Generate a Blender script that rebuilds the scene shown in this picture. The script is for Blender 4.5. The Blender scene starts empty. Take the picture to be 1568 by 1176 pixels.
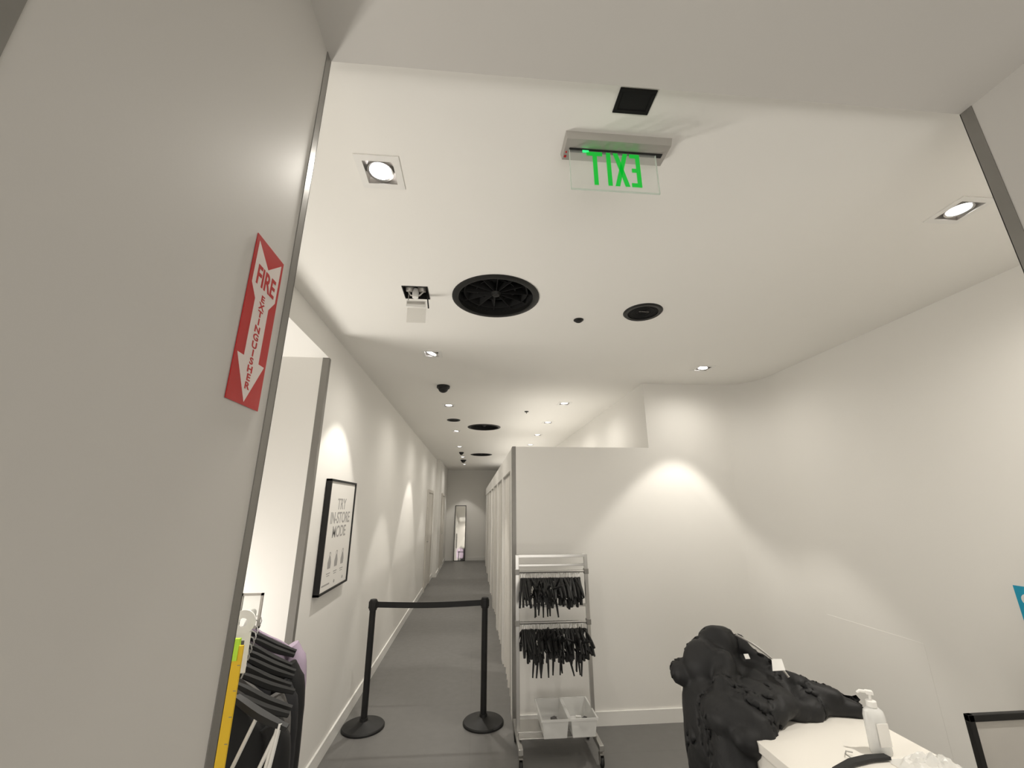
import bpy, bmesh, math, random
from mathutils import Vector, Matrix, noise
random.seed(7)
scn=bpy.context.scene
COL=scn.collection
scn.view_settings.view_transform='Standard'

# ---------------------------------------------------------------- materials
def mat(name,col,rough=.6,metal=0,emit=None,es=0,noise_amt=0,nscale=8,bump=0,bscale=60,trans=0,alpha=1,sheen=0,ior=1.45):
    m=bpy.data.materials.new(name);m.use_nodes=True;nt=m.node_tree
    b=nt.nodes['Principled BSDF']
    b.inputs['Base Color'].default_value=(*col,1);b.inputs['Roughness'].default_value=rough
    b.inputs['Metallic'].default_value=metal;b.inputs['IOR'].default_value=ior
    b.inputs['Transmission Weight'].default_value=trans;b.inputs['Alpha'].default_value=alpha
    b.inputs['Sheen Weight'].default_value=sheen
    if emit: b.inputs['Emission Color'].default_value=(*emit,1);b.inputs['Emission Strength'].default_value=es
    tc=nt.nodes.new('ShaderNodeTexCoord')
    if noise_amt:
        n=nt.nodes.new('ShaderNodeTexNoise');n.inputs['Scale'].default_value=nscale;n.inputs['Detail'].default_value=4
        nt.links.new(tc.outputs['Object'],n.inputs['Vector'])
        r=nt.nodes.new('ShaderNodeMapRange');r.inputs['To Min'].default_value=1-noise_amt;r.inputs['To Max'].default_value=1+noise_amt
        nt.links.new(n.outputs['Fac'],r.inputs['Value'])
        v=nt.nodes.new('ShaderNodeVectorMath');v.operation='SCALE';v.inputs[0].default_value=col
        nt.links.new(r.outputs['Result'],v.inputs['Scale']);nt.links.new(v.outputs[0],b.inputs['Base Color'])
    if bump:
        n=nt.nodes.new('ShaderNodeTexNoise');n.inputs['Scale'].default_value=bscale;n.inputs['Detail'].default_value=5
        nt.links.new(tc.outputs['Object'],n.inputs['Vector'])
        bp=nt.nodes.new('ShaderNodeBump');bp.inputs['Strength'].default_value=bump;bp.inputs['Distance'].default_value=.003
        nt.links.new(n.outputs['Fac'],bp.inputs['Height']);nt.links.new(bp.outputs[0],b.inputs['Normal'])
    return m
M_wall=mat('wall_paint',(.84,.825,.79),.6,noise_amt=.012,nscale=2,bump=.03,bscale=160)
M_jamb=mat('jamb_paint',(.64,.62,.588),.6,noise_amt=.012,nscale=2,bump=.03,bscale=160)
M_side=mat('side_room_bounce_cut',(.30,.29,.275),.7,noise_amt=.012,nscale=2,bump=.03,bscale=160)  # darkened so the unseen side room walls bounce less light onto the jamb
M_ceil=mat('ceiling_paint',(.88,.865,.825),.75,noise_amt=.01,nscale=1.5,bump=.02,bscale=160)
M_trim=mat('white_trim_paint',(.84,.83,.80),.4,noise_amt=.01,nscale=5)
M_steel=mat('brushed_steel',(.26,.25,.232),.42,.5,noise_amt=.05,nscale=20)
M_chrome=mat('chrome',(.52,.51,.49),.28,.85,noise_amt=.03,nscale=20)
M_black=mat('black_plastic',(.009,.009,.009),.55,noise_amt=.1,nscale=30)
M_blackm=mat('black_matte',(.005,.005,.005),.9,noise_amt=.1,nscale=30)
M_vent=mat('black_vent_metal',(.014,.014,.013),.5,.2,noise_amt=.1,nscale=30)
M_cloth=mat('black_fabric',(.0065,.0065,.007),.6,noise_amt=.2,nscale=10,bump=.12,bscale=260)
M_cloth2=mat('charcoal_fabric',(.014,.014,.016),.8,noise_amt=.2,nscale=10,bump=.3,bscale=200)
M_lilac=mat('lilac_fabric',(.42,.34,.44),.8,noise_amt=.1,nscale=10,bump=.3)
M_grayf=mat('gray_fabric',(.12,.115,.11),.8,noise_amt=.1,nscale=10,bump=.3)
M_white=mat('white_plastic',(.82,.81,.78),.35,noise_amt=.01,nscale=5)
M_paper=mat('paper_white',(.80,.78,.74),.5,noise_amt=.01,nscale=5)
M_ink=mat('poster_ink',(.36,.35,.34),.6,noise_amt=.05,nscale=9)
M_red=mat('sign_red',(.50,.010,.010),.35,noise_amt=.04,nscale=9)
M_signw=mat('sign_white',(.80,.72,.68),.35,noise_amt=.02,nscale=9)
M_green=mat('exit_green',(.01,.32,.03),.4,emit=(.005,.8,.06),es=.36,noise_amt=.02)
M_greenb=mat('exit_green_bright',(.01,.5,.1),.4,emit=(.05,1,.25),es=1.0,noise_amt=.02)
M_alu=mat('aluminium',(.50,.48,.45),.4,.5,noise_amt=.03,nscale=15)
M_lampw=mat('lamp_face',(1,1,1),.4,emit=(1,.98,1),es=9,noise_amt=.01)
M_yellow=mat('yellow_plastic',(.80,.52,.02),.45,noise_amt=.03)
M_lime=mat('lime_plastic',(.5,.8,.05),.45,noise_amt=.03)
M_cyan=mat('cyan_print',(.01,.33,.52),.4,noise_amt=.03)
M_mirror=mat('mirror_glass',(.85,.85,.83),.03,1,noise_amt=.005)
M_door=mat('door_paint',(.66,.63,.58),.5,noise_amt=.01)
M_wood=mat('counter_laminate',(.84,.81,.75),.35,noise_amt=.01,nscale=4)
M_curt=mat('curtain_fabric',(.78,.755,.71),.8,noise_amt=.03,nscale=12,bump=.1)
def glassy(name,col,a,rough=.1):
    return mat(name,col,rough,alpha=a,noise_amt=.01,nscale=5)
M_acry=glassy('clear_acrylic',(.80,.84,.78),.20)
M_acryedge=glassy('acrylic_edge',(.75,.85,.76),.75)
M_bin=glassy('translucent_plastic',(.84,.84,.82),.6,.3)
M_bottle=glassy('bottle_plastic',(.80,.80,.78),.8,.2)
# floor
M_floor=bpy.data.materials.new('floor_vinyl');M_floor.use_nodes=True
nt=M_floor.node_tree;b=nt.nodes['Principled BSDF'];b.inputs['Roughness'].default_value=.5
tc=nt.nodes.new('ShaderNodeTexCoord');br=nt.nodes.new('ShaderNodeTexBrick')
br.inputs['Scale'].default_value=1;br.inputs['Brick Width'].default_value=.9;br.inputs['Row Height'].default_value=.9
br.inputs['Mortar Size'].default_value=.0015;br.offset=0
br.inputs['Color1'].default_value=(.150,.146,.140,1);br.inputs['Color2'].default_value=(.154,.150,.144,1);br.inputs['Mortar'].default_value=(.128,.124,.119,1)
nt.links.new(tc.outputs['Object'],br.inputs['Vector']);nt.links.new(br.outputs['Color'],b.inputs['Base Color'])
n=nt.nodes.new('ShaderNodeTexNoise');n.inputs['Scale'].default_value=14;nt.links.new(tc.outputs['Object'],n.inputs['Vector'])
r=nt.nodes.new('ShaderNodeMapRange');r.inputs['To Min'].default_value=.36;r.inputs['To Max'].default_value=.5
nt.links.new(n.outputs['Fac'],r.inputs['Value']);nt.links.new(r.outputs['Result'],b.inputs['Roughness'])

# ---------------------------------------------------------------- mesh builder
class MB:
    def __init__(s): s.v=[];s.f=[];s.mi=[];s.mats=[]
    def m(s,mt):
        if mt not in s.mats: s.mats.append(mt)
        return s.mats.index(mt)
    def add(s,vs,fs,mt,M=None):
        o=len(s.v);k=s.m(mt)
        for v in vs:
            v=Vector(v); s.v.append(M@v if M is not None else v)
        for f in fs: s.f.append([i+o for i in f]);s.mi.append(k)
        return s
    def box(s,a,b,mt,M=None):
        x0,y0,z0=a;x1,y1,z1=b
        vs=[(x0,y0,z0),(x1,y0,z0),(x1,y1,z0),(x0,y1,z0),(x0,y0,z1),(x1,y0,z1),(x1,y1,z1),(x0,y1,z1)]
        return s.add(vs,[(0,3,2,1),(4,5,6,7),(0,1,5,4),(1,2,6,5),(2,3,7,6),(3,0,4,7)],mt,M)
    def lathe(s,prof,mt,M=None,seg=32,sx=1,sy=1):
        vs=[];fs=[];n=len(prof)
        for i in range(seg):
            a=2*math.pi*i/seg
            for r,z in prof: vs.append((r*math.cos(a)*sx,r*math.sin(a)*sy,z))
        for i in range(seg):
            j=(i+1)%seg
            for k in range(n-1): fs.append((i*n+k,j*n+k,j*n+k+1,i*n+k+1))
        if prof[0][0]>1e-6: fs.append([i*n for i in range(seg)][::-1])
        if prof[-1][0]>1e-6: fs.append([i*n+n-1 for i in range(seg)])
        return s.add(vs,fs,mt,M)
    def ring(s,prof,mt,M=None,seg=40):
        vs=[];fs=[];n=len(prof)
        for i in range(seg):
            a=2*math.pi*i/seg
            for r,z in prof: vs.append((r*math.cos(a),r*math.sin(a),z))
        for i in range(seg):
            j=(i+1)%seg
            for k in range(n): fs.append((i*n+k,j*n+k,j*n+(k+1)%n,i*n+(k+1)%n))
        return s.add(vs,fs,mt,M)
    def tube(s,pts,r,mt,M=None,seg=8,closed=False):
        P=[Vector(p) for p in pts];n=len(P);rs=r if isinstance(r,(list,tuple)) else [r]*n
        vs=[];fs=[];up=None
        for i,p in enumerate(P):
            if closed: t=(P[(i+1)%n]-P[i-1])
            else: t=P[min(i+1,n-1)]-P[max(i-1,0)]
            t.normalize()
            if up is None:
                up=Vector((0,0,1)) if abs(t.z)<.9 else Vector((1,0,0))
            a=(up-t*up.dot(t))
            if a.length<1e-4: a=t.orthogonal()
            a.normalize();up=a;bb=t.cross(a)
            for k in range(seg):
                q=2*math.pi*k/seg
                vs.append(p+(a*math.cos(q)+bb*math.sin(q))*rs[i])
        for i in range(n if closed else n-1):
            j=(i+1)%n
            for k in range(seg): fs.append((i*seg+k,i*seg+(k+1)%seg,j*seg+(k+1)%seg,j*seg+k))
        if not closed:
            fs.append(list(range(seg))[::-1]);fs.append([(n-1)*seg+k for k in range(seg)])
        return s.add(vs,fs,mt,M)
    def prism(s,pts,d,mt,M=None):
        n=len(pts);vs=[(x,y,0) for x,y in pts]+[(x,y,d) for x,y in pts]
        fs=[list(range(n))[::-1],[n+i for i in range(n)]]+[(i,(i+1)%n,n+(i+1)%n,n+i) for i in range(n)]
        return s.add(vs,fs,mt,M)
    def text(s,t,size,mt,M,depth=.0008,align='CENTER',off=0,sx=1):
        cu=bpy.data.curves.new('tmp','FONT');cu.body=t;cu.size=size;cu.extrude=depth;cu.offset=off
        cu.align_x=align;cu.align_y='CENTER'
        ob=bpy.data.objects.new('tmp',cu);COL.objects.link(ob)
        bpy.context.view_layer.update()
        me=bpy.data.meshes.new_from_object(ob)
        s.add([(v.co.x*sx,v.co.y,v.co.z) for v in me.vertices],[list(p.vertices) for p in me.polygons],mt,M)
        bpy.data.objects.remove(ob);bpy.data.curves.remove(cu);bpy.data.meshes.remove(me)
        return s
    def done(s,name,bevel=0,sharp=35,recalc=True,subsurf=0):
        me=bpy.data.meshes.new(name);me.from_pydata([tuple(v) for v in s.v],[],s.f)
        for mt in s.mats: me.materials.append(mt)
        for p,k in zip(me.polygons,s.mi): p.material_index=k;p.use_smooth=True
        if recalc:
            bm=bmesh.new();bm.from_mesh(me);bmesh.ops.recalc_face_normals(bm,faces=bm.faces);bm.to_mesh(me);bm.free()
        me.set_sharp_from_angle(angle=math.radians(sharp))
        ob=bpy.data.objects.new(name,me);COL.objects.link(ob)
        if bevel:
            md=ob.modifiers.new('bevel','BEVEL');md.width=bevel;md.segments=2;md.limit_method='ANGLE';md.angle_limit=math.radians(50)
        return ob
def T(x,y,z): return Matrix.Translation((x,y,z))
def R(a,ax): return Matrix.Rotation(math.radians(a),4,ax)
F_posx=Matrix(((0,0,1,0),(1,0,0,0),(0,1,0,0),(0,0,0,1)))
F_negy=Matrix(((1,0,0,0),(0,0,-1,0),(0,1,0,0),(0,0,0,1)))
F_negx=Matrix(((0,0,-1,0),(-1,0,0,0),(0,1,0,0),(0,0,0,1)))
def smooth_path(pts,n=6):
    P=[Vector(p) for p in pts];out=[]
    for i in range(len(P)-1):
        p0=P[max(i-1,0)];p1=P[i];p2=P[i+1];p3=P[min(i+2,len(P)-1)]
        for k in range(n):
            t=k/n
            out.append(.5*((2*p1)+(-p0+p2)*t+(2*p0-5*p1+4*p2-p3)*t*t+(-p0+3*p1-3*p2+p3)*t**3))
    out.append(P[-1]);return out

# ---------------------------------------------------------------- key dimensions
ZC=2.982;XL=-1.076;YB=4.0;XP=.353;XF=1.724;ZP=2.306;XR=2.887;YO=.8885;XO1=-.4324;XO2=1.5255;YE=15.0
YN=.28;ZO=2.95
def boxobj(name,a,b,mt,bevel=0): return MB().box(a,b,mt).done(name,bevel)

# ---------------------------------------------------------------- shell
boxobj('floor',(-4,-4,-.1),(5,YE+.2,0),M_floor)
ceil=boxobj('ceiling',(-2.4,.6,ZC),(3.2,YE+.2,ZC+.3),M_ceil)
cut=MB()
DL=[(-.39,1.32),(2.08,1.33),(2.10,3.48),(-.39,3.29),(-.36,5.15),(-.35,7.01),(-.36,8.95),(-.35,10.9),(-.35,12.9),
    (1.09,4.94),(1.09,6.16),(1.10,7.32),(1.13,8.56),(1.13,10.2),(1.13,12)]
VENTS=[(.10,2.275,.235),(.12,6.62,.235),(.13,10.33,.235)]
for x,y in DL: cut.box((x-.056,y-.056,ZC-.05),(x+.056,y+.056,ZC+.10),M_ceil)
cut.box((-.455,2.175,ZC-.05),(-.305,2.325,ZC+.16),M_ceil)
for x,y,r in VENTS: cut.lathe([(r,-.05),(r,.2)],M_ceil,T(x,y,ZC),seg=48)
cut.lathe([(.105,-.05),(.105,.1)],M_ceil,T(1.083,2.395,ZC),seg=32)
cut.box((.424,.925,ZC-.05),(.530,.990,ZC+.08),M_ceil)
cobj=cut.done('cut')
md=ceil.modifiers.new('holes','BOOLEAN');md.object=cobj;md.operation='DIFFERENCE';md.solver='EXACT'
bpy.context.view_layer.update()
dg=bpy.context.evaluated_depsgraph_get()
nm=bpy.data.meshes.new_from_object(ceil.evaluated_get(dg));ceil.modifiers.clear();ceil.data=nm
for p in nm.polygons: p.use_smooth=False
bpy.data.objects.remove(cobj)

def ribbon(name,path,z0,z1,th,mt,bevel=0):
    P=[Vector(p) for p in path];n=len(P);off=[]
    for i in range(n):
        t=(P[min(i+1,n-1)]-P[max(i-1,0)]).normalized();off.append(P[i]+Vector((-t.y,t.x))*th)
    vs=[]
    for a,b_ in zip(P,off): vs+=[(a.x,a.y,z0),(a.x,a.y,z1),(b_.x,b_.y,z1),(b_.x,b_.y,z0)]
    fs=[]
    for i in range(n-1):
        for k in range(4): fs.append((i*4+k,i*4+(k+1)%4,(i+1)*4+(k+1)%4,(i+1)*4+k))
    fs+= [(0,1,2,3),((n-1)*4+3,(n-1)*4+2,(n-1)*4+1,(n-1)*4)]
    return MB().add(vs,fs,mt).done(name,bevel)
RC=.32
arc=[(XR-RC+RC*math.cos(a),YB-RC+RC*math.sin(a)) for a in [math.radians(90*i/14) for i in range(1,15)]]
rp=[(XR,.80),(XR,YB-RC)]+arc
ribbon('wall_right',rp,0,ZC+.01,-.12,M_wall)
boxobj('wall_back',(XF,YB,0),(XR-RC,YB+.12,ZC+.01),M_wall)
ribbon('baseboard_right',rp,0,.1,.014,M_trim)
boxobj('baseboard_back',(XP+.02,YB-.014,0),(XR-RC,YB,.1),M_trim)
boxobj('wall_partition',(XP,YB,0),(XF,YB+.10,ZP),M_wall)
boxobj('wall_fitting_rear',(XF,YB+.12,0),(XF+.12,YE,ZC+.01),M_wall)
boxobj('wall_end',(-1.3,YE,0),(XF+.2,YE+.12,ZC+.01),M_wall)
boxobj('baseboard_end',(-.98,YE-.014,0),(XP,YE,.1),M_trim)
boxobj('wall_left',(XL-.56,2.8993,0),(XL,11.65,ZC+.01),M_wall)
boxobj('wall_left_far',(XL-.56,11.65,0),(-.98,YE,ZC+.01),M_wall)
boxobj('wall_left_header',(XL-.56,YO,2.7826),(XL,2.8993,ZC+.01),M_wall)
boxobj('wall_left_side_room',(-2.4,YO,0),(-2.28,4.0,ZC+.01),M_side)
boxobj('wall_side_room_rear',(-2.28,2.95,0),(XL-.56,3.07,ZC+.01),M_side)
bl=MB().box((XL,2.93,0),(XL+.014,9.70,.1),M_trim).box((XL,10.85,0),(XL+.014,11.65,.1),M_trim).box((-.98,11.65,0),(-.966,YE,.1),M_trim)
bl.done('baseboard_left')
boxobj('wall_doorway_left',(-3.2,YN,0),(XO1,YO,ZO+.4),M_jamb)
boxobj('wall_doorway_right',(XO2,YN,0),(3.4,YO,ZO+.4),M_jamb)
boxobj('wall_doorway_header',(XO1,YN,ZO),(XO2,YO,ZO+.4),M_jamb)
t=MB()
t.box((XO1-.002,YO-.026,0),(XO1+.002,YO+.002,ZO),M_steel).box((XO1-.03,YO,0),(XO1+.002,YO+.002,ZO),M_steel)
t.done('trim_1')
t=MB();t.box((XO1-.002,YN-.002,0),(XO1+.002,YN+.026,ZO),M_steel).box((XO1-.03,YN-.002,0),(XO1+.002,YN,ZO),M_steel);t.done('trim_2')
t=MB();t.box((XO2-.002,YO-.03,0),(XO2+.002,YO+.002,ZO),M_steel).box((XO2-.002,YO,0),(XO2+.03,YO+.002,ZO),M_steel);t.done('trim_3')
t=MB();t.box((XL-.042,2.8993-.003,0),(XL+.003,2.8993,2.7826),M_steel).box((XL,2.8993,0),(XL+.003,2.935,2.7826),M_steel);t.done('trim_4')
t=MB();t.box((XP-.003,YB-.003,0),(XP+.03,YB,ZP+.002),M_steel).box((XP-.003,YB,0),(XP,YB+.10,ZP+.002),M_steel);t.done('trim_5')

# fitting rooms along the right of the corridor
fr=MB();y=YB+.10
cells=[]
while y<YE-.4:
    y1=min(y+1.35,YE)
    fr.box((XP,y,0),(XP+.06,y+.22,ZP),M_wall)
    fr.box((XP,y+.22,2.10),(XP+.06,y1,ZP),M_wall)
    fr.box((XP+.06,y1-.03,0),(XF,y1+.03,ZP),M_wall)
    fr.box((XP-.002,y+.20,0),(XP+.002,y+.222,2.1),M_steel)
    cells.append((y+.22,y1));y=y1
fr.done('wall_fitting_rooms')
for i,(a,b_) in enumerate(cells):
    c=MB();n=90;vs=[];fs=[]
    span=(b_-a)*(.96 if i%3 else .78)
    for j in range(n+1):
        yy=a+.02+span*j/n*.98;off=.022*math.sin(j/n*span*34+i)+.006*math.sin(j*.9)
        for z,kk in ((.06,1.25),(1.1,1.0),(2.07,.7)): vs.append((XP+.035+off*kk,yy,z))
    for j in range(n):
        for q in range(2): fs.append((j*3+q,(j+1)*3+q,(j+1)*3+q+1,j*3+q+1))
    c.add(vs,fs,M_curt);c.tube([(XP+.035,a,2.085),(XP+.035,b_,2.085)],.012,M_chrome)
    c.done('fitting_room_curtain',sharp=80,recalc=False)
def door(name,y0,y1,x,h=2.05):
    d=MB()
    d.box((x,y0-.07,0),(x+.03,y0,h+.07),M_door).box((x,y1,0),(x+.03,y1+.07,h+.07),M_door).box((x,y0,h),(x+.03,y1,h+.07),M_door)
    d.box((x,y0+.005,.01),(x+.012,y1-.005,h-.005),M_door)
    for za,zb in ((.15,.95),(1.08,1.92)):
        d.box((x+.012,y0+.13,za),(x+.017,y1-.13,zb),M_door)
    d.lathe([(0,0),(.026,0),(.026,.01),(.01,.014),(.01,.045),(0,.045)],M_chrome,T(x+.012,y0+.07,1.0)@R(90,'Y'),seg=16)
    d.tube([(x+.052,y0+.065,1.0),(x+.052,y0+.18,1.0)],.009,M_chrome)
    return d.done(name,bevel=.002)
door('door_1',9.78,10.78,XL+.001)
door('door_2',12.6,13.5,-.979)
ap=MB();ap.box((XR-.0012,2.76,.11),(XR,3.52,.895),M_wall);ap.done('wall_access_panel')
boxobj('ceiling_store',(-4,-4,3.35),(5,.4,3.45),M_jamb)

# ---------------------------------------------------------------- downlights
LC=(1,.945,.855)
def spot(x,y,z,e,size,blend,tilt=(0,0),rad=.03,col=LC):
    ld=bpy.data.lights.new('spot','SPOT');ld.energy=e;ld.spot_size=math.radians(size);ld.spot_blend=blend
    ld.shadow_soft_size=rad;ld.color=col
    ob=bpy.data.objects.new('downlight_beam',ld);ob.location=(x,y,z)
    d=Vector((tilt[0],tilt[1],-1)).normalized();ob.rotation_euler=d.to_track_quat('-Z','Y').to_euler()
    COL.objects.link(ob)
def downlight(x,y,tilt=(0,0),E=62,spill=62,size=64,blend=.5):
    d=MB();a=.082;i=.056
    for q in range(4):
        M=T(x,y,ZC)@R(90*q,'Z')
        d.add([(-a,-a,-.004),(a,-a,-.004),(i,-i,-.004),(-i,-i,-.004),(-a,-a,.0),(a,-a,.0),(i,-i,.0),(-i,-i,.0)],
              [(0,1,2,3),(0,4,5,1),(7,6,5,4),(3,2,6,7)],M_trim,M)
        d.add([(-i,-i,-.004),(i,-i,-.004),(.052,-.052,.06),(-.052,-.052,.06)],[(0,1,2,3)],M_alu,M)
    d.box((x-.055,y-.055,ZC+.06),(x+.055,y+.055,ZC+.065),M_alu)
    t=Vector((tilt[0],tilt[1],-1)).normalized();q=t.to_track_quat('Z','Y').to_matrix().to_4x4()
    M=T(x,y,ZC+.012)@q
    d.ring([(.040,.008),(.049,.012),(.051,.002),(.049,-.02),(.042,-.02)],M_chrome,M,seg=28)
    d.lathe([(0,.009),(.041,.009),(.041,-.02),(0,-.02)],M_lampw,M,seg=28)
    d.box((x-.055,y-.004,ZC+.005),(x-.047,y+.004,ZC+.03),M_steel).box((x+.047,y-.004,ZC+.005),(x+.055,y+.004,ZC+.03),M_steel)
    d.done('recessed_downlight')
    spot(x,y,ZC-.014,E,size,blend,tilt);spot(x,y,ZC-.014,spill,168,1,(0,0))
for i,(x,y) in enumerate(DL):
    tl=(0,0);E=72;sz=60;bl_=.3;sp=26
    if i==3: tl=(-.36,0);E=56
    if i==5: tl=(-.22,0)
    if i==2: tl=(-.12,.0);E=78;sz=69;bl_=.28;sp=20
    if i in(0,1): E=70;sp=46
    if i>=6: E=50;sp=24
    if i>=9: E=40
    downlight(x,y,tl,E,sp,sz,bl_)
spot(-.35,14.3,ZC-.012,38,72,.3)
# shop floor behind the camera, then unseen area lights added as fill
for x,y in((-1.2,-1.5),(1.6,-1.6),(.3,-3)): spot(x,y,3.3,30,150,.8,rad=.1)
def area(name,loc,d,sx,sy,e):
    ad=bpy.data.lights.new(name,'AREA');ad.shape='RECTANGLE';ad.size=sx;ad.size_y=sy;ad.energy=e;ad.color=(1,.95,.87)
    ao=bpy.data.objects.new(name,ad);ao.location=loc;ao.rotation_euler=Vector(d).normalized().to_track_quat('-Z','Y').to_euler();COL.objects.link(ao)
area('added_rear_fill',(.6,-2.6,1.0),(0,1,.42),4,1.6,60)  # added fill behind the camera, no real window; lifts ceiling and jambs
area('added_side_fill',(-2.05,2.72,1.0),(.75,-.8,.9),.35,1.3,50)  # added fill, out of view in the side room; brightens the room ceiling
for yy in(5.8,8.8,11.8): area('added_ceiling_fill',(.95,yy,2.325),(0,0,1),.9,2.6,6)  # added upward fill hidden above the partitions; brightens the corridor ceiling

# ---------------------------------------------------------------- ceiling devices
def vent(x,y,r):
    v=MB();M=T(x,y,ZC)
    v.ring([(r-.006,.03),(r-.006,-.008),(r+.006,-.012),(r+.032,-.005),(r+.032,0),(r+.002,0),(r,.03)],M_vent,M,seg=56)
    v.ring([(r-.002,.0),(r-.004,.0),(r-.02,.17),(r-.002,.17)],M_blackm,M,seg=48)
    v.lathe([(0,.165),(r-.01,.165),(r-.01,.17),(0,.17)],M_blackm,M,seg=48)
    v.ring([(r*.82,.03),(r*.84,.03),(r*.80,.07),(r*.78,.07)],M_blackm,M,seg=48)
    v.ring([(r*.50,.05),(r*.52,.05),(r*.44,.08),(r*.42,.08)],M_blackm,M,seg=48)
    v.lathe([(0,.012),(.022,.014),(.03,.03),(.02,.06),(0,.06)],M_vent,M,seg=20)
    for k in range(12):
        v.add([(.02,0,.03),(r-.008,.0,.03),(r-.008,.02,.075),(.02,.006,.075),(.02,.003,.03),(r-.008,.004,.03),(r-.008,.024,.075),(.02,.009,.075)],
              [(0,1,2,3),(7,6,5,4),(0,4,5,1),(3,2,6,7)],M_blackm,M@R(30*k,'Z'))
    v.done('round_ceiling_vent')
for a in VENTS: vent(*a)
v=MB();M=T(1.083,2.395,ZC)
v.ring([(.098,.02),(.098,-.008),(.118,-.01),(.128,0),(.105,0),(.104,.02)],M_vent,M,seg=40)
v.lathe([(0,.004),(.099,.0),(.1,.012),(0,.016)],M_blackm,M,seg=40)
for k in range(1,6): v.ring([(k*.017,-.002),(k*.017+.006,-.002),(k*.017+.006,.004),(k*.017,.004)],M_blackm,M,seg=32)
v.tube([(-.03,-.01,-.002),(.035,-.01,-.002)],.002,M_steel,M)
v.done('ceiling_speaker')
v=MB();v.lathe([(0,-.012),(.024,-.012),(.034,-.004),(.034,0),(0,0)],M_vent,T(.685,2.545,ZC),seg=28)
v.ring([(.012,-.015),(.02,-.015),(.02,-.01),(.012,-.01)],M_black,T(.685,2.545,ZC),seg=20);v.done('smoke_detector')
v=MB();v.lathe([(0,-.010),(.02,-.010),(.028,-.004),(.03,0),(0,0)],M_vent,T(.67,5.42,ZC),seg=24)
v.lathe([(0,-.03),(.006,-.03),(.006,-.01),(0,-.01)],M_steel,T(.67,5.42,ZC),seg=12);v.done('ceiling_sprinkler')
def dome(x,y,r):
    v=MB();v.lathe([(0,-.028),(r*1.0,-.028),(r*1.12,-.02),(r*1.12,0),(0,0)],M_black,T(x,y,ZC),seg=32)
    v.lathe([(0,-.028-r*.75)]+[(r*.85*math.sin(a),-.028-r*.75*math.cos(a)) for a in [math.pi/2*i/8 for i in range(1,9)]]+[(0,-.026)],M_black,T(x,y,ZC),seg=32)
    v.done('ceiling_dome_camera')
dome(-.365,4.26,.062);
v=MB();v.ring([(.07,0),(.07,-.008),(.095,-.008),(.10,0)],M_vent,T(-.345,6.07,ZC),seg=32);v.lathe([(0,-.003),(.072,-.003),(.072,0),(0,0)],M_blackm,T(-.345,6.07,ZC),seg=32);v.done('ceiling_speaker')
dome(-.35,11.6,.07);dome(-.35,9.9,.05)
v=MB()
for a,b_ in(((.418,.916,-.004),(.536,.928,0)),((.418,.987,-.004),(.536,.999,0)),((.418,.928,-.004),(.430,.987,0)),((.524,.928,-.004),(.536,.987,0))):
    v.box((a[0],a[1],ZC+a[2]),(b_[0],b_[1],ZC+b_[2]),M_blackm)
v.box((.428,.927,ZC-.001),(.526,.988,ZC+.01),M_blackm);v.done('square_ceiling_vent',bevel=.001)
v=MB();x0,x1,y0,y1=-.455,-.305,2.175,2.325
v.box((x0+.002,y0+.002,ZC+.10),(x1-.002,y1-.002,ZC+.11),M_blackm)
for a,b_ in(((x0,y0),(x0+.004,y1)),((x1-.004,y0),(x1,y1)),((x0,y0),(x1,y0+.004)),((x0,y1-.004),(x1,y1))):
    v.box((a[0],a[1],ZC-.004),(b_[0],b_[1],ZC+.10),M_vent)
for dx in(-.04,.035):
    v.lathe([(0,.0),(.022,.0),(.03,.03),(.02,.06),(0,.06)],M_alu,T(-.38+dx,2.26,ZC+.01)@R(20,'X'),seg=20)
v.lathe([(0,-.03),(.018,-.03),(.02,0),(.012,.03),(0,.03)],M_trim,T(-.383,2.25,ZC-.005),seg=20)
v.tube([(x0+.02,2.25,ZC+.02),(-.41,2.25,ZC-.02),(-.36,2.25,ZC-.02),(x1-.02,2.25,ZC+.02)],.005,M_alu)
v.box((-.44,2.285,ZC-.075),(-.325,2.295,ZC-.035),M_trim,None)
v.box((-.435,2.28,ZC-.060),(-.330,2.285,ZC-.045),M_alu)
v.tube([(-.318,2.28,ZC+.03),(-.312,2.28,ZC-.04),(-.306,2.285,ZC-.085)],.004,M_black)
v.box((-.435,2.30,ZC-.175),(-.322,2.303,ZC-.078),M_ceil)
v.tube([(-.43,2.29,ZC+.03),(-.43,2.29,ZC-.06)],.003,M_alu)
v.done('open_ceiling_fixture',bevel=.001)
# exit sign
v=MB();XA,XB=.283,.660
v.add([(XA,1.08,ZC),(XB,1.08,ZC),(XB,1.18,ZC),(XA,1.18,ZC),(XA+.004,1.085,ZC-.028),(XB-.004,1.085,ZC-.028),(XB-.004,1.175,ZC-.028),(XA+.004,1.175,ZC-.028)],
      [(0,1,5,4),(1,2,6,5),(2,3,7,6),(3,0,4,7),(4,5,6,7),(0,3,2,1)],M_alu)
v.box((XA+.02,1.122,ZC-.031),(XB-.02,1.138,ZC-.027),M_black)
v.box((XA+.008,1.155,ZC-.030),(XA+.016,1.163,ZC-.027),M_red)
v.lathe([(0,0),(.003,0),(.003,.003),(0,.003)],M_red,T(XA+.012,1.14,ZC-.031),seg=12)
px0,px1,pz0,pz1=.304,.616,2.787,ZC-.029
v.box((px0,1.1275,pz0),(px1,1.1325,pz1),M_acry)
for a,b_ in(((px0-.0015,pz0-.002),(px1+.0015,pz0+.001)),((px0-.0015,pz0),(px0+.001,pz1)),((px1-.001,pz0),(px1+.0015,pz1))):
    v.box((a[0],1.1272,a[1]),(b_[0],1.1328,b_[1]),M_acryedge)
def bar(pts,mt=M_green): v.prism(pts,.002,mt,T(0,1.127,0)@F_negy)
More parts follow.
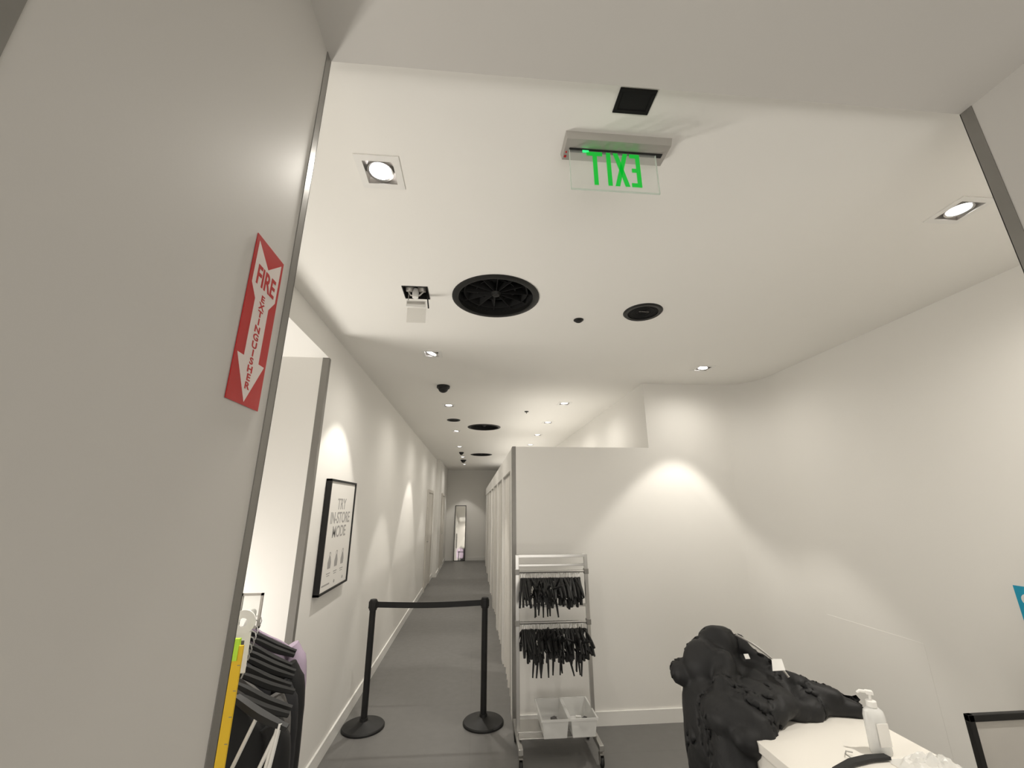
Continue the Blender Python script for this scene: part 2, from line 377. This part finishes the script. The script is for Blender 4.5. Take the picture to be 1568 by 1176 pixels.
h0,h1=2.806,2.946;lw=.0155;hm=(h0+h1)/2
def rect(xa,xb,za,zb,mt=M_green): bar([(xa,za),(xb,za),(xb,zb),(xa,zb)],mt)
rect(.364,.420,h1-lw,h1);rect(.385,.400,h0,h1-lw)
rect(.434,.449,h0,h1)
bar([(.459,h0),(.475,h0),(.511,h1),(.495,h1)]);bar([(.495,h0),(.511,h0),(.475,h1),(.459,h1)])
rect(.539,.554,h0,h1)
for za in(h0,hm-lw/2,h1-lw): rect(.518 if za!=hm-lw/2 else .523,.539,za,za+lw)
rect(.350,.372,h1-.004,h1+.005,M_greenb)
v.done('exit_sign')

# ---------------------------------------------------------------- fire extinguisher sign
v=MB();M=T(XO1+.001,.775,1.93)@F_posx
W=.055
v.box((-W,0,0),(W,.33,.0015),M_red,M)
ar=[(-.046,.319),(0,.281),(.046,.319),(.046,.230),(.026,.205),(.026,.088),(.048,.088),(0,.006),(-.048,.088),(-.026,.088),(-.026,.205),(-.046,.230)]
v.prism(ar,.0005,M_signw,M@T(0,0,.0015))
v.text('FIRE',.056,M_red,M@T(0,.252,.002)@Matrix.Scale(.72,4,(1,0,0)),.0004,off=.0012)
for i,ch in enumerate('EXTINGUISHER'):
    v.text(ch,.0185,M_red,M@T(0,.2145-i*.0162,.002)@Matrix.Scale(1.45,4,(1,0,0)),.0004,off=.0005)
v.done('fire_extinguisher_sign',recalc=False)

# ---------------------------------------------------------------- framed poster
v=MB();y0,y1,z0,z1=3.15,3.80,1.165,1.945;x=XL+.001
v.box((x,y0,z0),(x+.04,y0+.014,z1),M_black).box((x,y1-.014,z0),(x+.04,y1,z1),M_black)
v.box((x,y0,z0),(x+.04,y1,z0+.014),M_black).box((x,y0,z1-.014),(x+.04,y1,z1),M_black)
v.box((x,y0+.012,z0+.012),(x+.03,y1-.012,z1-.012),M_paper)
M=T(x+.0305,(y0+y1)/2,0)@F_posx
v.text('TRY',.115,M_ink,M@T(0,1.765,0),.0004,off=.0015)
v.text('IN-STORE',.115,M_ink,M@T(0,1.665,0),.0004,off=.0015,sx=.95)
v.text('MODE',.115,M_ink,M@T(0,1.565,0),.0004,off=.0015)
for k in(-1,0,1):
    cx=k*.15
    v.prism([(cx-.03,1.32),(cx+.03,1.32),(cx+.035,1.36),(cx+.015,1.40),(cx-.015,1.40),(cx-.035,1.36)],.0006,M_ink,M)
    v.ring([(.012,0),(.018,0),(.018,.0006),(.012,.0006)],M_ink,M@T(cx,1.415,0),seg=16)
    v.box((cx-.04,1.285,0),(cx+.04,1.291,.0005),M_ink,M);v.box((cx-.03,1.27,0),(cx+.03,1.275,.0005),M_ink,M)
v.box((-.26,1.212,0),(-.1,1.222,.0005),M_ink,M);v.lathe([(0,0),(.012,0),(.012,.0006),(0,.0006)],M_ink,M@T(0,1.217,0),seg=14)
v.lathe([(0,0),(.012,0),(.012,.0006),(0,.0006)],M_ink,M@T(.2,1.217,0),seg=14)
v.done('framed_poster',recalc=False)

# ---------------------------------------------------------------- belt barrier
v=MB()
for x in(-.882,.108):
    M=T(x,4.148 if x<0 else 4.13,0)
    v.lathe([(0,0),(.172,0),(.172,.012),(.165,.02),(.06,.038),(.034,.05),(.032,.07),(0,.07)],M_black,M,seg=48)
    v.lathe([(0,.05),(.0265,.05),(.0265,.87),(.033,.872),(.034,.945),(.028,.957),(0,.957)],M_black,M,seg=28)
    for a in(0,90,180,270): v.box((.030,-.010,.885),(.038,.010,.94),M_black,M@R(a,'Z'))
n=16;vs=[]
for i in range(n+1):
    t=i/n;x=-.845+(.075+.845)*t;y=4.148-.018*t;sag=.012*math.sin(math.pi*t)
    for z,dy in((.890,-.001),(.937,-.001),(.937,.001),(.890,.001)): vs.append((x,y+dy,z-sag))
fs=[(i*4+k,(i+1)*4+k,(i+1)*4+(k+1)%4,i*4+(k+1)%4) for i in range(n) for k in range(4)]
v.add(vs,fs,M_black);v.done('retractable_belt_barrier')

# ---------------------------------------------------------------- mirror at the end of the corridor
v=MB();M=T(-.49,YE-.16,0)@R(-4.5,'X')
w=.19;h=1.78
for a,b_ in(((-w,0,0),(-w+.02,.03,h)),((w-.02,0,0),(w,.03,h)),((-w,0,h-.02),(w,.03,h)),((-w,0,0),(w,.03,.02))): v.box(a,b_,M_black,M)
v.box((-w+.02,.01,.02),(w-.02,.028,h-.02),M_mirror,M);v.done('standing_mirror')

# ---------------------------------------------------------------- hangers
def hanger(v,M,w=.21,drop=.085,mt=M_black,hook=M_chrome,th=.005,clips=False):
    pts=smooth_path([(-w,0,-drop-.035),(-w*.6,0,-.055),(-.03,0,-.012),(0,0,-.004),(.03,0,-.012),(w*.6,0,-.055),(w,0,-drop-.035)],4)
    v.tube(pts,[th*(.8+.5*abs(math.sin(i*.4))) for i in range(len(pts))],mt,M,seg=6)
    if clips:
        v.tube([(-w*.9,0,-drop-.04),(w*.9,0,-drop-.04)],th*.6,mt,M,seg=6)
        for sx in(-.7,.7): v.box((w*sx-.012,-.008,-drop-.09),(w*sx+.012,.008,-drop-.03),mt,M)
    hk=[(0,0,-.004),(0,0,.03)]+[(.02-.02*math.cos(a),0,.035+.02*math.sin(a)) for a in[math.radians(q) for q in(20,60,100,140,180,210)]]
    v.tube(hk,.0022,hook,M,seg=5)
v=MB();RY=3.62;xa,xb=.352,.922
for x in(xa,xb):
    v.box((x-.014,RY-.014,.12),(x+.014,RY+.014,1.365),M_chrome)
    v.box((x-.016,RY-.20,.10),(x+.016,RY+.24,.135),M_chrome)
    for yy in(RY-.17,RY+.21):
        v.lathe([(0,0),(.012,0),(.012,.03),(0,.03)],M_steel,T(x,yy,.075),seg=12)
        v.box((x-.016,yy-.03,.03),(x-.012,yy+.012,.085),M_steel).box((x+.012,yy-.03,.03),(x+.016,yy+.012,.085),M_steel).box((x-.016,yy-.03,.075),(x+.016,yy+.012,.085),M_steel)
        v.lathe([(0,-.011),(.03,-.011),(.034,-.005),(.034,.005),(.03,.011),(0,.011)],M_black,T(x,yy-.012,.034)@R(90,'Y'),seg=24)
for z,dy,rr in((1.355,0,.012),(1.285,0,.009),(.985,0,.010),(.15,-.02,.012)): v.box((xa,RY+dy-rr,z-rr),(xb,RY+dy+rr,z+rr),M_chrome)
for z in(1.235,.865): v.tube([(xa,RY,z),(xb,RY,z)],.010,M_chrome)
for z in(1.235,.865):
    for x in(xa,xb): v.box((x-.018,RY-.02,z-.02),(x+.018,RY+.02,z+.02),M_steel)
v.box((xa,RY-.1,.145),(xb,RY+.18,.152),M_chrome)
v.done('rolling_hanger_rack',bevel=.002)
v=MB();random.seed(3)
for row,(z,n) in enumerate(((1.185,50),(.815,52))):
    for i in range(n):
        x=xa+.03+(xb-xa-.080+row*.03)*(i+.5)/n+random.uniform(-.004,.004)
        M=T(x,RY+random.uniform(-.01,.01),z)@R(90+random.gauss(0,6),'Z')@R(random.gauss(0,4),'X')@R(random.gauss(0,5),'Y')
        hanger(v,M,w=random.uniform(.18,.215),drop=random.uniform(.07,.1),th=.0078,clips=random.random()<.75)
    for i in range(13 if row else 7):
        x=random.uniform(xa+.08,xb-.04) if row else random.uniform(xa+.10,xa+.32)
        M=T(x,RY-.09,z-.08)@R(90+random.gauss(0,14),'Z')@R(random.gauss(0,8),'X')@R(random.uniform(45,75),'Y')
        hanger(v,M,w=.155+row*.03,drop=.06,th=.0065)
v.done('black_hangers')
def bin_(x0,x1,y0,y1,z0,z1):
    v=MB();t=.003;fl=.02
    def loop(x0,x1,y0,y1,z): return [(x0,y0,z),(x1,y0,z),(x1,y1,z),(x0,y1,z)]
    s=.014
    L=[loop(x0+s,x1-s,y0+s,y1-s,z0),loop(x0,x1,y0,y1,z1),loop(x0-fl*.4,x1+fl*.4,y0-fl*.4,y1+fl*.4,z1),loop(x0-fl*.4,x1+fl*.4,y0-fl*.4,y1+fl*.4,z1-.012)]
    I=[loop(x0+t,x1-t,y0+t,y1-t,z1),loop(x0+s+t,x1-s-t,y0+s+t,y1-s-t,z0+t)]
    seq=[L[3],L[2],I[0],I[1]]
    vs=sum(seq,[]);fs=[(k*4+j,k*4+(j+1)%4,(k+1)*4+(j+1)%4,(k+1)*4+j) for k in range(3) for j in range(4)]+[(12,13,14,15)]
    v.add(vs,fs,M_bin)
    vs=L[0]+L[1];fs=[(j,(j+1)%4,4+(j+1)%4,4+j) for j in range(4)]+[(3,2,1,0)]
    v.add(vs,fs,M_bin)
    for k in range(7):
        cx=random.uniform(x0+.04,x1-.04);cy=random.uniform(y0+.05,y1-.05)
        v.box((-.02,-.012,0),(.02,.012,.02),random.choice((M_white,M_grayf,M_black)),T(cx,cy,z0+.006+k*.002)@R(random.uniform(0,180),'Z'))
    v.done('plastic_storage_bin')
bin_(.510,.702,3.46,3.80,.165,.285);bin_(.718,.910,3.46,3.80,.165,.285)

# ---------------------------------------------------------------- counter
v=MB();cx0,cx1,cy0,cy1=1.075,1.65,1.15,2.42
v.box((cx0,cy0,.865),(cx1,cy1,.90),M_wood)
v.box((cx0+.012,cy0+.012,.08),(cx1-.012,cy1-.012,.865),M_wood)
v.box((cx0+.05,cy0+.05,0),(cx1-.05,cy1-.05,.08),M_steel)
for yy in(cy0+.44,cy0+.86): v.box((cx0+.008,yy-.002,.1),(cx0+.013,yy+.002,.85),M_steel)
v.box((cx0+.006,cy0+.03,.70),(cx0+.012,cy1-.03,.704),M_steel)
v.done('checkout_counter',bevel=.003)

def blob(name,ells,vox,mt,disp,seed,tubes=()):
    b=MB()
    for c,r,rot in ells:
        prof=[(math.sin(math.pi*i/12),-math.cos(math.pi*i/12)) for i in range(13)]
        prof[0]=(0,-1);prof[-1]=(0,1)
        b.lathe(prof,mt,T(*c)@R(rot,'Z')@Matrix.Diagonal((r[0],r[1],r[2],1)),seg=20)
    for pts,r in tubes: b.tube(smooth_path(pts,5),r,mt,seg=10)
    ob=b.done(name)
    md=ob.modifiers.new('r','REMESH');md.mode='VOXEL';md.voxel_size=vox
    md2=ob.modifiers.new('s','SMOOTH');md2.iterations=6;md2.factor=.6
    bpy.context.view_layer.update()
    me=bpy.data.meshes.new_from_object(ob.evaluated_get(bpy.context.evaluated_depsgraph_get()))
    ob.modifiers.clear();ob.data=me
    for vv in me.vertices:
        p=vv.co;w=Vector((p.x+p.y*.5+.05*noise.noise(p*5),(p.y-p.x*.5)*.40,p.z*.42))
        f=1-abs(noise.noise(w*6.4+Vector((seed,0,0))))*2.8
        g=1-abs(noise.noise(w*11+Vector((0,seed,0))))*2
        vv.co=p+vv.normal*disp*(f*.85+g*.20-.35)
    for p in me.polygons: p.use_smooth=True
    md3=ob.modifiers.new('s2','SMOOTH');md3.iterations=2;md3.factor=.5
    return ob
blob('black_jacket_pile',[
 ((1.19,2.20,.97),(.15,.16,.13),0),((1.20,2.20,1.085),(.085,.09,.10),20),((1.13,2.16,1.02),(.115,.12,.11),0),
 ((1.32,2.12,.955),(.16,.15,.10),-20),((1.45,2.03,.93),(.15,.12,.060),-25),((1.56,1.97,.922),(.12,.08,.038),-15),
 ((1.21,1.99,.945),(.18,.16,.075),0),((1.11,1.95,.90),(.12,.16,.09),10),((1.36,1.95,.92),(.15,.07,.032),-5),
 ((1.06,2.14,.72),(.06,.18,.30),0),((1.065,1.94,.68),(.07,.14,.32),0),((1.06,2.05,.5),(.05,.2,.3),0),((1.10,1.84,.88),(.08,.07,.06),0),
 ((1.05,2.22,.97),(.055,.09,.055),30),
 ],.009,M_cloth,.034,3.1,
 tubes=[([(1.27,2.17,1.12),(1.35,2.1,1.05),(1.45,2.0,.98),(1.56,1.93,.945)],[.035]*16),([(1.17,2.1,1.08),(1.10,2.0,1.0),(1.05,1.9,.85),(1.06,1.85,.6)],[.045]*16),
        ([(1.28,1.92,.955),(1.38,1.91,.94),(1.50,1.93,.93)],[.027]*11)])
v=MB()
v.tube(smooth_path([(1.24,2.10,1.165),(1.30,2.05,1.13),(1.355,2.0,1.075),(1.38,1.97,1.03)],6),.005,M_chrome,seg=6)
v.prism([(0,0),(.05,.01),(.045,.055),(.005,.05)],.002,M_white,T(1.32,1.985,1.050)@R(-30,'Z')@R(50,'X'))
v.prism([(0,0),(.022,.0),(.022,.02),(0,.02)],.002,M_white,T(1.23,2.03,1.085)@R(55,'X'))
v.done('jacket_zipper_tags')
v=MB();M=T(1.465,1.66,.90)
v.lathe([(0,0),(.034,0),(.037,.005),(.037,.115),(.033,.13),(.018,.142),(.014,.145),(.014,.152),(0,.152)],M_bottle,M,seg=36,sy=.72)
v.lathe([(0,.142),(.0165,.142),(.0165,.160),(.008,.163),(.005,.164),(.005,.182),(0,.182)],M_white,M,seg=24)
v.box((-.011,-.009,.180),(.011,.009,.192),M_white,M@R(150,'Z'))
v.tube([(.0,0,.187),(.028,0,.187),(.038,0,.180)],[.006,.005,.004],M_white,M@R(150,'Z'),seg=10)
v.box((-.022,-.0285,.03),(.022,-.0265,.10),M_paper,M)
v.tube([(0,0,.01),(0,0,.14)],.002,M_white,M,seg=6)
v.done('hand_sanitizer_bottle',bevel=.001)
v=MB()
M=T(1.30,1.600,.905)@R(10,'Z')
v.prism([(-.18,-.045),(-.165,-.052),(-.10,-.028),(0,-.010),(.08,-.008),(.15,-.018),(.15,.006),(.08,.018),(0,.016),(-.10,-.008)],.010,M_black,M)
v.tube([(.02,.015,.005),(.025,.045,.005),(.045,.058,.005),(.06,.045,.005)],.0025,M_chrome,M,seg=6)
v.done('loose_black_hanger',bevel=.003)
v=MB();n=26;vs=[];fs=[]
for i in range(n+1):
    for j in range(n+1):
        x=(i/n-.5);y=(j/n-.5);p=Vector((x*5,y*5,1.7));r=max(0,1-(x*x+y*y)*3.6)
        vs.append((x*.20+.01*noise.noise(p*2),y*.16,.003+.045*r*(.5+abs(noise.noise(p*1.2))*1.2)))
for i in range(n):
    for j in range(n): fs.append((i*(n+1)+j,(i+1)*(n+1)+j,(i+1)*(n+1)+j+1,i*(n+1)+j+1))
v.add(vs,fs,M_bin,T(1.54,1.54,.90));v.done('crumpled_plastic_bag',sharp=25,recalc=False)
v=MB();M=T(1.975,1.78,0)
w=.42;zt=.945;zb=.50
v.box((0,0,zb),(w,.02,zb+.024),M_black,M).box((0,0,zt-.024),(w,.02,zt),M_black,M).box((0,0,zb),(.024,.02,zt),M_black,M).box((w-.024,0,zb),(w,.02,zt),M_black,M)
v.box((.02,.006,zb+.02),(w-.02,.016,zt-.02),M_jamb,M)
v.box((w/2-.012,.02,.02),(w/2+.012,.04,.8),M_black,M)
v.lathe([(0,0),(.14,0),(.14,.012),(.03,.022),(0,.022)],M_black,M@T(w/2,.03,0),seg=40)
v.done('framed_sign_stand',bevel=.002)
v=MB();M=T(XR-.002,2.18,0)@F_negx
v.box((0,1.10,0),(.30,1.335,.002),M_cyan,M)
v.lathe([(0,0),(.03,0),(.03,.001),(0,.001)],M_paper,M@T(.05,1.27,.002),seg=24);v.text('STOP',.07,M_paper,M@T(.18,1.28,.003),.0005,off=.002)
v.box((.02,1.17,.002),(.27,1.21,.003),M_paper,M);v.box((.02,1.13,.002),(.20,1.15,.003),M_paper,M)
v.done('blue_wall_notice',recalc=False)

# ---------------------------------------------------------------- clothes rail bottom left (runs away to the left)
RA=Vector((-.62,1.25));RB=Vector((-.88,1.92));rz=1.335;LEAN=21
def rpos(t): return RA+(RB-RA)*t
v=MB()
a=rpos(-.12);b_=rpos(1.08)
v.tube([(a.x,a.y,rz),(b_.x,b_.y,rz)],.012,M_chrome,seg=12)
for q in(a,b_):
    v.tube([(q.x,q.y,rz),(q.x,q.y,.03)],.012,M_chrome,seg=12)
    M=T(q.x,q.y,.03)@R(LEAN,'Z');v.tube([(-.10,0,0),(.18,0,0)],.012,M_chrome,M,seg=12)
v.done('clothes_rail')
def garment(name,t,z,w,h,mt,lean=0,seed=0,dep=.03):
    v=MB();n=40;lv=18;vs=[];fs=[]
    for k in range(lv+1):
        q=k/lv
        if q<.12: ww=w*(.28+.72*math.sin(q/.12*math.pi/2));
        else: ww=w*(1-.06*math.sin((q-.12)*3))
        zz=z-h*q
        for i in range(n):
            a=2*math.pi*i/n;cx=math.cos(a);sy=math.sin(a)
            rip=1+ .35*q*math.sin(a*7+seed)+.2*q*math.sin(a*3+seed*2)
            vs.append((cx*ww,sy*dep*(.5+.9*q)*rip+.012*math.sin(q*9+seed)*cx,zz-.05*cx*cx))
    for k in range(lv):
        for i in range(n): fs.append((k*n+i,k*n+(i+1)%n,(k+1)*n+(i+1)%n,(k+1)*n+i))
    fs.append(list(range(n)));p=rpos(t)
    M=T(p.x,p.y,0)@R(LEAN+lean,'Z')
    v.add(vs,fs,mt,M)
    for s in(-1,1):
        P=[(s*w*.82,0,z-.09),(s*w*.98,.0,z-.16),(s*w*1.04,.01*math.sin(seed),z-.35),(s*w*1.02,-.01,z-.60)]
        v.tube(smooth_path(P,5),[.03]*4+[.036]*4+[.034]*4+[.03]*4,mt,M,seg=10)
    v.done(name,sharp=70)
v=MB()
for i in range(9):
    p=rpos(.10+i*.105)
    hanger(v,T(p.x,p.y,rz-.05)@R(LEAN+random.uniform(-9,9),'Z'),w=.165+.006*(i%3),drop=.05,th=.009)
v.done('rail_hangers')
garment('black_jacket',.22,rz-.085,.150,.80,M_cloth,4,1.0)
garment('gray_jacket',.44,rz-.075,.145,.72,M_grayf,3,3.1)
garment('black_jacket',.55,rz-.06,.165,.85,M_cloth2,-5,2.2)
garment('black_jacket',.74,rz-.05,.185,.88,M_cloth,-3,4.4)
garment('lilac_jacket',.98,rz-.035,.190,.60,M_lilac,2,5.2)
v=MB()
hanger(v,T(-.60,1.20,1.335),w=.17,drop=.05,th=.010)
for a,b_ in(((-.445,1.20,1.262),(-.60,1.19,.86)),((-.45,1.20,1.262),(-.52,1.20,.84)),((-.50,1.20,1.28),(-.64,1.20,.90)),((-.445,1.195,1.262),(-.47,1.2,1.0))):
    v.tube([a,((a[0]+b_[0])/2-.004,a[1]-.005,(a[2]+b_[2])/2),b_],.0045,M_white,seg=6)
v.done('white_strap_top')
v=MB()
M=T(-.568,1.20,1.475)@R(8,'Z')
v.ring([(.010,-.002),(.028,-.002),(.028,.002),(.010,.002)],M_white,M@R(90,'X'),seg=28)
v.tube([(-.012,0,-.10),(-.012,0,-.02)],.003,M_white,M,seg=6)
v.box((-.024,-.001,-.11),(.022,.001,-.022),M_white,M);v.box((-.012,-.0015,-.07),(.010,-.001,-.04),M_grayf,M)
v.done('size_divider_tag')
v=MB()
M=T(-.875,1.80,1.315)
for a,b_ in(((0,0,0),(.008,.008,.12)),((.072,0,0),(.08,.008,.12)),((0,0,.112),(.08,.008,.12)),((0,0,0),(.08,.008,.008))): v.box(a,b_,M_alu,M)
v.box((.008,.002,.008),(.072,.005,.112),M_acry,M);v.box((.03,0,-1.3),(.04,.008,0),M_alu,M);v.box((-.02,-.08,-1.315),(.09,.08,-1.30),M_alu,M)
v.done('acrylic_sign_holder')
v=MB();v.box((-.553,1.14,0),(-.531,1.146,1.44),M_yellow);v.box((-.553,1.138,1.41),(-.540,1.147,1.455),M_lime)
for k in range(28): v.box((-.537,1.139,.1+k*.05),(-.531,1.1405,.101+k*.05),M_steel)
v.done('yellow_measuring_stick')

# ---------------------------------------------------------------- world, camera
w=bpy.data.worlds.new('world');scn.world=w;w.use_nodes=True
w.node_tree.nodes['Background'].inputs[0].default_value=(1,.95,.88,1);w.node_tree.nodes['Background'].inputs[1].default_value=.32
cd=bpy.data.cameras.new('camera');cd.sensor_width=36;cd.lens=628.72/1568*36;cd.clip_start=.02
co=bpy.data.objects.new('camera',cd);COL.objects.link(co);scn.camera=co
p,y,r=.2889,.0870,.0033
Fv=Vector((math.sin(y)*math.cos(p),math.cos(y)*math.cos(p),math.sin(p)));Rv=Vector((math.cos(y),-math.sin(y),0));Uv=Rv.cross(Fv)
R2=Rv*math.cos(r)-Uv*math.sin(r);U2=Uv*math.cos(r)+Rv*math.sin(r)
mm=Matrix((R2,U2,-Fv)).transposed().to_4x4();mm.translation=(0,0,1.75);co.matrix_world=mm
